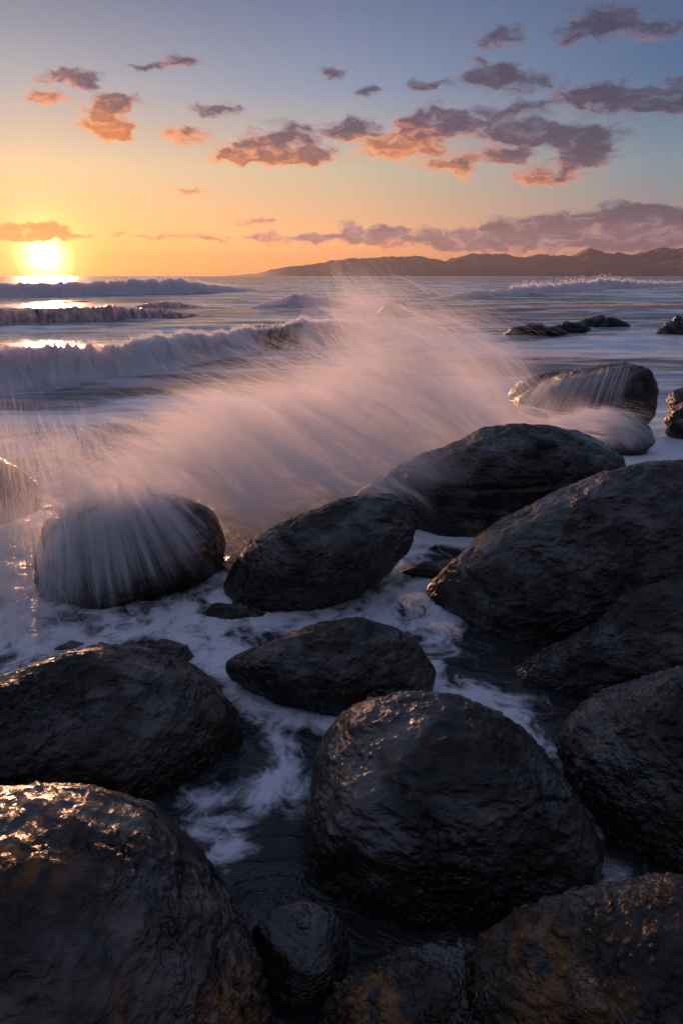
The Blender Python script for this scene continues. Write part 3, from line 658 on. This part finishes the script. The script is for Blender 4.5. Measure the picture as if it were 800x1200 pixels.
cloud('sea_spray', 'thin pink mist drifting off the plume towards the reef', [
    (500, 375, 50, 18, 8, 14, 1.2, -18, 2600, 1.4, r0 * 1.4, dict(seed=21, spread=14)),
    (600, 455, 26, 20, 30, 9.4, .5, -46, 2600, .5, r0, dict(seed=22)),
    (560, 430, 40, 16, 28, 10.5, .8, -34, 1800, .8, r0 * 1.1, dict(seed=23)),
])
cloud('sea_spray', 'tall splash raining down over the rock at the left edge', [
    (5, 530, 20, 26, 0, 6.2, .3, -86, 1500, .4, r0 * .75, dict(seed=31, clump=.12, spread=5)),
    (65, 528, 30, 16, -10, 6.2, .3, -74, 3000, .35, r0 * .75, dict(seed=32, clump=.12, spread=10)),
    (0, 580, 22, 36, 0, 5.9, .3, -88, 700, .4, r0 * .75, dict(seed=33, clump=.12, spread=5)),
    (20, 660, 26, 50, 0, 5.3, .3, -86, 5500, .5, r0 * .9, dict(seed=34, spread=6)),
    (10, 735, 40, 22, 0, 4.7, .25, -60, 4000, .4, r0 * .9, dict(seed=35, spread=20)),
    (75, 560, 18, 20, 0, 5.6, .2, -80, 1500, .35, r0, dict(seed=36, clump=.12, spread=14)),
])

def mist(label, lobes, streak=(1, 1, 1), step=.25, voxel=.12, gain=1.05):
    """a body of fine spray: ellipsoids of droplets (px, py, rx, ry, Y, rY, density), a real volume"""
    SV, SF = cube_sphere(14); Vs, Fs, off, prm = [], [], 0, []
    for (px, py, rx, ry, Y, rY, de) in lobes:
        c = at_y(px, py, Y); sx = np.linalg.norm(at_y(px + rx, py, Y) - c); sz = np.linalg.norm(at_y(px, py - ry, Y) - c)
        prm.append((c, (sx, rY, sz), de)); v = SV * np.array([sx, rY, sz]) * 1.75 + c; v[:, 2] = np.maximum(v[:, 2], -.05)
        Vs.append(v); Fs.append(SF + off); off += len(SV)
    V = np.concatenate(Vs); m, t = new_mat('spray_mist')
    P = t.node('ShaderNodeNewGeometry').outputs['Position']
    wn = t.node('ShaderNodeTexNoise'); t.link(P, wn.inputs['Vector']); wn.inputs['Scale'].default_value = .9; wn.inputs['Detail'].default_value = 2
    Q = t.vmath('ADD', P, t.vmath('MULTIPLY', t.vmath('SUBTRACT', wn.outputs['Color'], (.5, .5, .5)), (.7, .7, .5)))
    S = None
    for c, r, de in prm:
        k = t.vmath('LENGTH', t.vmath('MULTIPLY_ADD', Q, tuple(1 / np.array(r)), tuple(-c / np.array(r))))
        k = t.rng(k, 1.75, 0.0, 0.0, de)
        S = k if S is None else t.math('ADD', S, k)
    # streaks run along the flow: to the right, down and a little towards the shore
    fl = t.node('ShaderNodeVectorRotate', rotation_type='Y_AXIS'); t.link(P, fl.inputs['Vector']); fl.inputs['Angle'].default_value = R(-38)
    n = t.noise(t.vmath('MULTIPLY', fl.outputs[0], streak), 1.0, 3, .6, .3)
    S = t.math('MULTIPLY', S, t.rng(n, .32, .66, .25, 1.6))
    v = t.node('ShaderNodeVolumePrincipled'); v.inputs['Color'].default_value = (.97, .96, .965, 1); v.inputs['Anisotropy'].default_value = .35
    t.link(t.math('MULTIPLY', S, gain), v.inputs['Density']); t.link(v.outputs[0], t.out.inputs['Volume'])
    m.cycles.volume_step_rate = step
    o = mesh_obj('sea_spray', V, np.concatenate(Fs), m, None, tuple(V.mean(0)))
    md = o.modifiers.new('union', 'REMESH'); md.mode = 'VOXEL'; md.voxel_size = voxel
    return tag(o, label, 'spray', None, 'stuff')
mist('soft pink body of mist inside the great plume of spray', [
    (425, 365, 30, 34, 10.2, .7, .16), (450, 430, 50, 40, 9.2, .7, .34), (530, 482, 52, 26, 8.4, .6, .9), (400, 480, 72, 36, 8.6, .7, .8), (300, 500, 84, 34, 8.0, .7, .8),
    (330, 552, 60, 36, 7.0, .5, 1.0), (240, 545, 52, 36, 6.8, .5, .9), (450, 525, 60, 20, 7.6, .5, .8), (600, 500, 26, 14, 8.3, .4, .6), (170, 545, 50, 22, 6.4, .45, .7),
    (492, 552, 44, 18, 6.2, .3, .8), (440, 572, 34, 16, 6.0, .3, .7), (560, 522, 40, 13, 6.9, .3, .6)], (1.2, 2.5, 5.0))
mist('blue shaded mist at the foot of the splash on the left edge', [
    (0, 520, 26, 30, 6.4, .3, .2), (8, 660, 26, 56, 5.2, .3, 1.7), (0, 740, 50, 34, 4.7, .3, 2.0), (96, 588, 44, 18, 4.75, .2, .9), (150, 574, 50, 14, 4.9, .2, .9), (60, 640, 22, 50, 4.7, .2, .9), (100, 736, 56, 15, 4.3, .2, .8)], (3, 3, 1))
mist('thin pink drifting mist between the plume and the reef rocks', [
    (490, 378, 60, 16, 17, 2.5, .04), (430, 352, 36, 16, 15, 2, .04), (560, 435, 50, 22, 11.2, .9, .25), (640, 478, 40, 14, 9.6, .4, .5)], (.8, 1, 2), voxel=.25)

def drape(label, rock, pairs, per, width, rad, lift=.02, seed=0, k=14, bend=.0, fade=.3):
    """threads of water running down a boulder: each bundle goes from a start pixel to an end pixel and lies on the rock"""
    g = np.random.default_rng(seed); o, V, F = ROCKS[rock]
    bv = BVHTree.FromPolygons([tuple(v) for v in V], [tuple(int(i) for i in f) for f in F])
    P, Q = [], []; org = Vector(CAM); W0 = width
    for (x0, y0, x1, y1, st) in pairs:
        width = W0 * math.exp(g.normal() * .6)
        for q in range(int(per * st)):
            o0, o1 = g.normal() * width * .6, g.normal() * width
            e = 1 - abs(g.normal()) * fade; s0 = max(0, g.normal() * .06)
            t = np.linspace(s0, max(s0 + .2, e), k); cx = (x0 + x1) / 2 + bend * (x1 - x0); cy = (y0 + y1) / 2 - abs(x1 - x0) * .12
            bx = (1 - t) ** 2 * x0 + 2 * t * (1 - t) * cx + t * t * x1 + o0 + (o1 - o0) * t
            by = (1 - t) ** 2 * y0 + 2 * t * (1 - t) * cy + t * t * y1 + g.normal() * 3
            dr = ray(bx, by); pts = []; dl = None
            lf = lift * (.4 + 1.2 * g.random())
            for d in dr:
                h = bv.ray_cast(org, Vector(d / np.linalg.norm(d)))
                if h[0] is not None: dl = h[3]; 
                pts.append((h[3] if h[0] is not None else np.nan, d / np.linalg.norm(d)))
            ds = np.array([p[0] for p in pts])
            if np.isnan(ds).all(): continue
            ok = ~np.isnan(ds); ds = np.interp(np.arange(k), np.arange(k)[ok], ds[ok])
            ds = np.convolve(np.pad(ds, 2, 'edge'), np.ones(5) / 5, 'valid') - lf
            P.append(np.array([CAM + p[1] * dd for p, dd in zip(pts, ds)]))
            Q.append(rad * math.exp(g.normal() * .35) * np.maximum(np.sin(np.linspace(.12, 1, k) * math.pi), .0) ** .6 + 1e-5)
    strands('sea_spray', label, np.array(P), np.array(Q))
L_ROCK = 'domed boulder with white water streaming down its face'
gp = np.random.default_rng(5); prs = []
for i in range(34):
    u = i / 33
    x0 = 62 + 118 * u ** 1.1 + gp.normal() * 4; y0 = 612 - 48 * min(1, u * 2.2) + 10 * max(0, u - .5)
    x1 = 52 + 215 * u ** 1.15 + gp.normal() * 6; y1 = 722 - 8 * u - 70 * u ** 2 + gp.normal() * 10
    prs.append((x0, y0, x1, y1, .15 + 1.3 * gp.random() ** 2.2 * (1.25 - .5 * u)))
drape('white threads of water fanning down the domed boulder', L_ROCK, prs, 300, 4.2, .00032, .03, 3, fade=.4)
drape('thin wide veil of water over the domed boulder', L_ROCK, [(58 + 3.2 * i, 606 - 38 * min(1, i / 12) + .3 * i, 50 + 5.4 * i, 726 - .9 * i - .013 * i * i, 1.0) for i in range(38)], 55, 8, .0003, .045, 11, fade=.3)
O_ROCK = 'ridged boulder with thin water sheets farther out to the right'
drape('thin sheets of water sliding off the ridged boulder', O_ROCK, [(640 + 8 * i, 445 - 1.4 * i, 606 + 9 * i, 492 + 1.0 * i, .8) for i in range(13)], 90, 7, .0006, .05, 4)
O2 = 'rounded rock under a smooth veil of water below the ridged boulder'
drape('silky veil of water pouring over the rounded rock', O2, [(645 + 6 * i, 492 - 1.0 * i, 668 + 7.5 * i, 530 - .3 * i, 1.0) for i in range(13)], 300, 6, .0007, .05, 5)
cloud('sea_spray', 'pink wash of water running between ridged boulder and flat topped boulder', [
    (630, 497, 26, 10, 6, 9.2, .3, -12, 2600, .5, r0, dict(seed=41)),
    (680, 490, 30, 7, -4, 9.3, .25, -10, 2600, .5, r0, dict(seed=42)),
])

# threads torn off the wave crests
def crest_spray(label, W, lo, hi, n, seed, hgt=.12):
    pxs, cr, Hc, nb = W; g = np.random.default_rng(seed)
    ok = np.where((pxs > lo) & (pxs < hi))[0]; i = g.choice(ok, n); k = 5; t = np.linspace(-.5, .5, k)
    b = cr[i] + np.stack([g.normal(size=n) * .05, g.normal(size=n) * .05, np.abs(g.normal(size=n)) * hgt * Hc[i] * .6 - .02 * Hc[i]], 1)
    d = np.stack([nb[i, 0] * .8 + g.normal(size=n) * .5, nb[i, 1] * .8, .5 + g.normal(size=n) * .4], 1); L = Hc[i] * .16 * np.exp(g.normal(size=n) * .4)
    pts = b[:, None] + d[:, None] * (t[None, :, None] * L[:, None, None])
    dd = np.linalg.norm(cr[i] - CAM, axis=1)
    r = (dd * .00016)[:, None] * np.cos(t * math.pi)[None] ** .7 + 1e-5
    strands('sea_spray', label, pts, r)
crest_spray('glittering fringe of droplets along the nearest breaker', W1, -60, 420, 5000, 51)
crest_spray('blown spray on the peak of the distant breaker', W3, 40, 280, 1500, 52, .25)
crest_spray('blown spray along the far right surf', W6, 600, 800, 1500, 53, .5)

# ------------------------------------------------------------------ sea air
def build_haze():
    m, t = new_mat('sea_air')
    v = t.node('ShaderNodeVolumePrincipled'); v.inputs['Color'].default_value = (.90, .85, .90, 1)
    v.inputs['Density'].default_value = 1.4e-5; v.inputs['Anisotropy'].default_value = .45
    t.link(v.outputs[0], t.out.inputs['Volume'])
    a, z0, z1 = 17000.0, -6.0, 900.0
    V = [(x, y, z) for x in (-a, a) for y in (-a, a) for z in (z0, z1)]
    F = [(0, 1, 3, 2), (4, 6, 7, 5), (0, 4, 5, 1), (2, 3, 7, 6), (0, 2, 6, 4), (1, 5, 7, 3)]
    tag(mesh_obj('haze', V, F, m, None, (0, 0, 0), False), 'thin hazy sea air fading the far mountains', None, None, 'stuff')
build_haze()

# ------------------------------------------------------------------ render settings
sc.render.engine = 'CYCLES'
cy = sc.cycles
cy.use_denoising = True; cy.use_adaptive_sampling = True; cy.adaptive_threshold = .025
try: cy.denoiser = 'OPENIMAGEDENOISE'
except Exception: pass
cy.max_bounces = 8; cy.diffuse_bounces = 4; cy.glossy_bounces = 3; cy.transmission_bounces = 3; cy.transparent_max_bounces = 8; cy.volume_bounces = 4
cy.caustics_reflective = False; cy.caustics_refractive = False
cy.sample_clamp_indirect = 4
sc.cycles_curves.shape = 'RIBBONS'
vs = sc.view_settings
vs.view_transform = 'Standard'; vs.look = 'None'; vs.exposure = 0.6; vs.gamma = 1; vs.use_curve_mapping = False
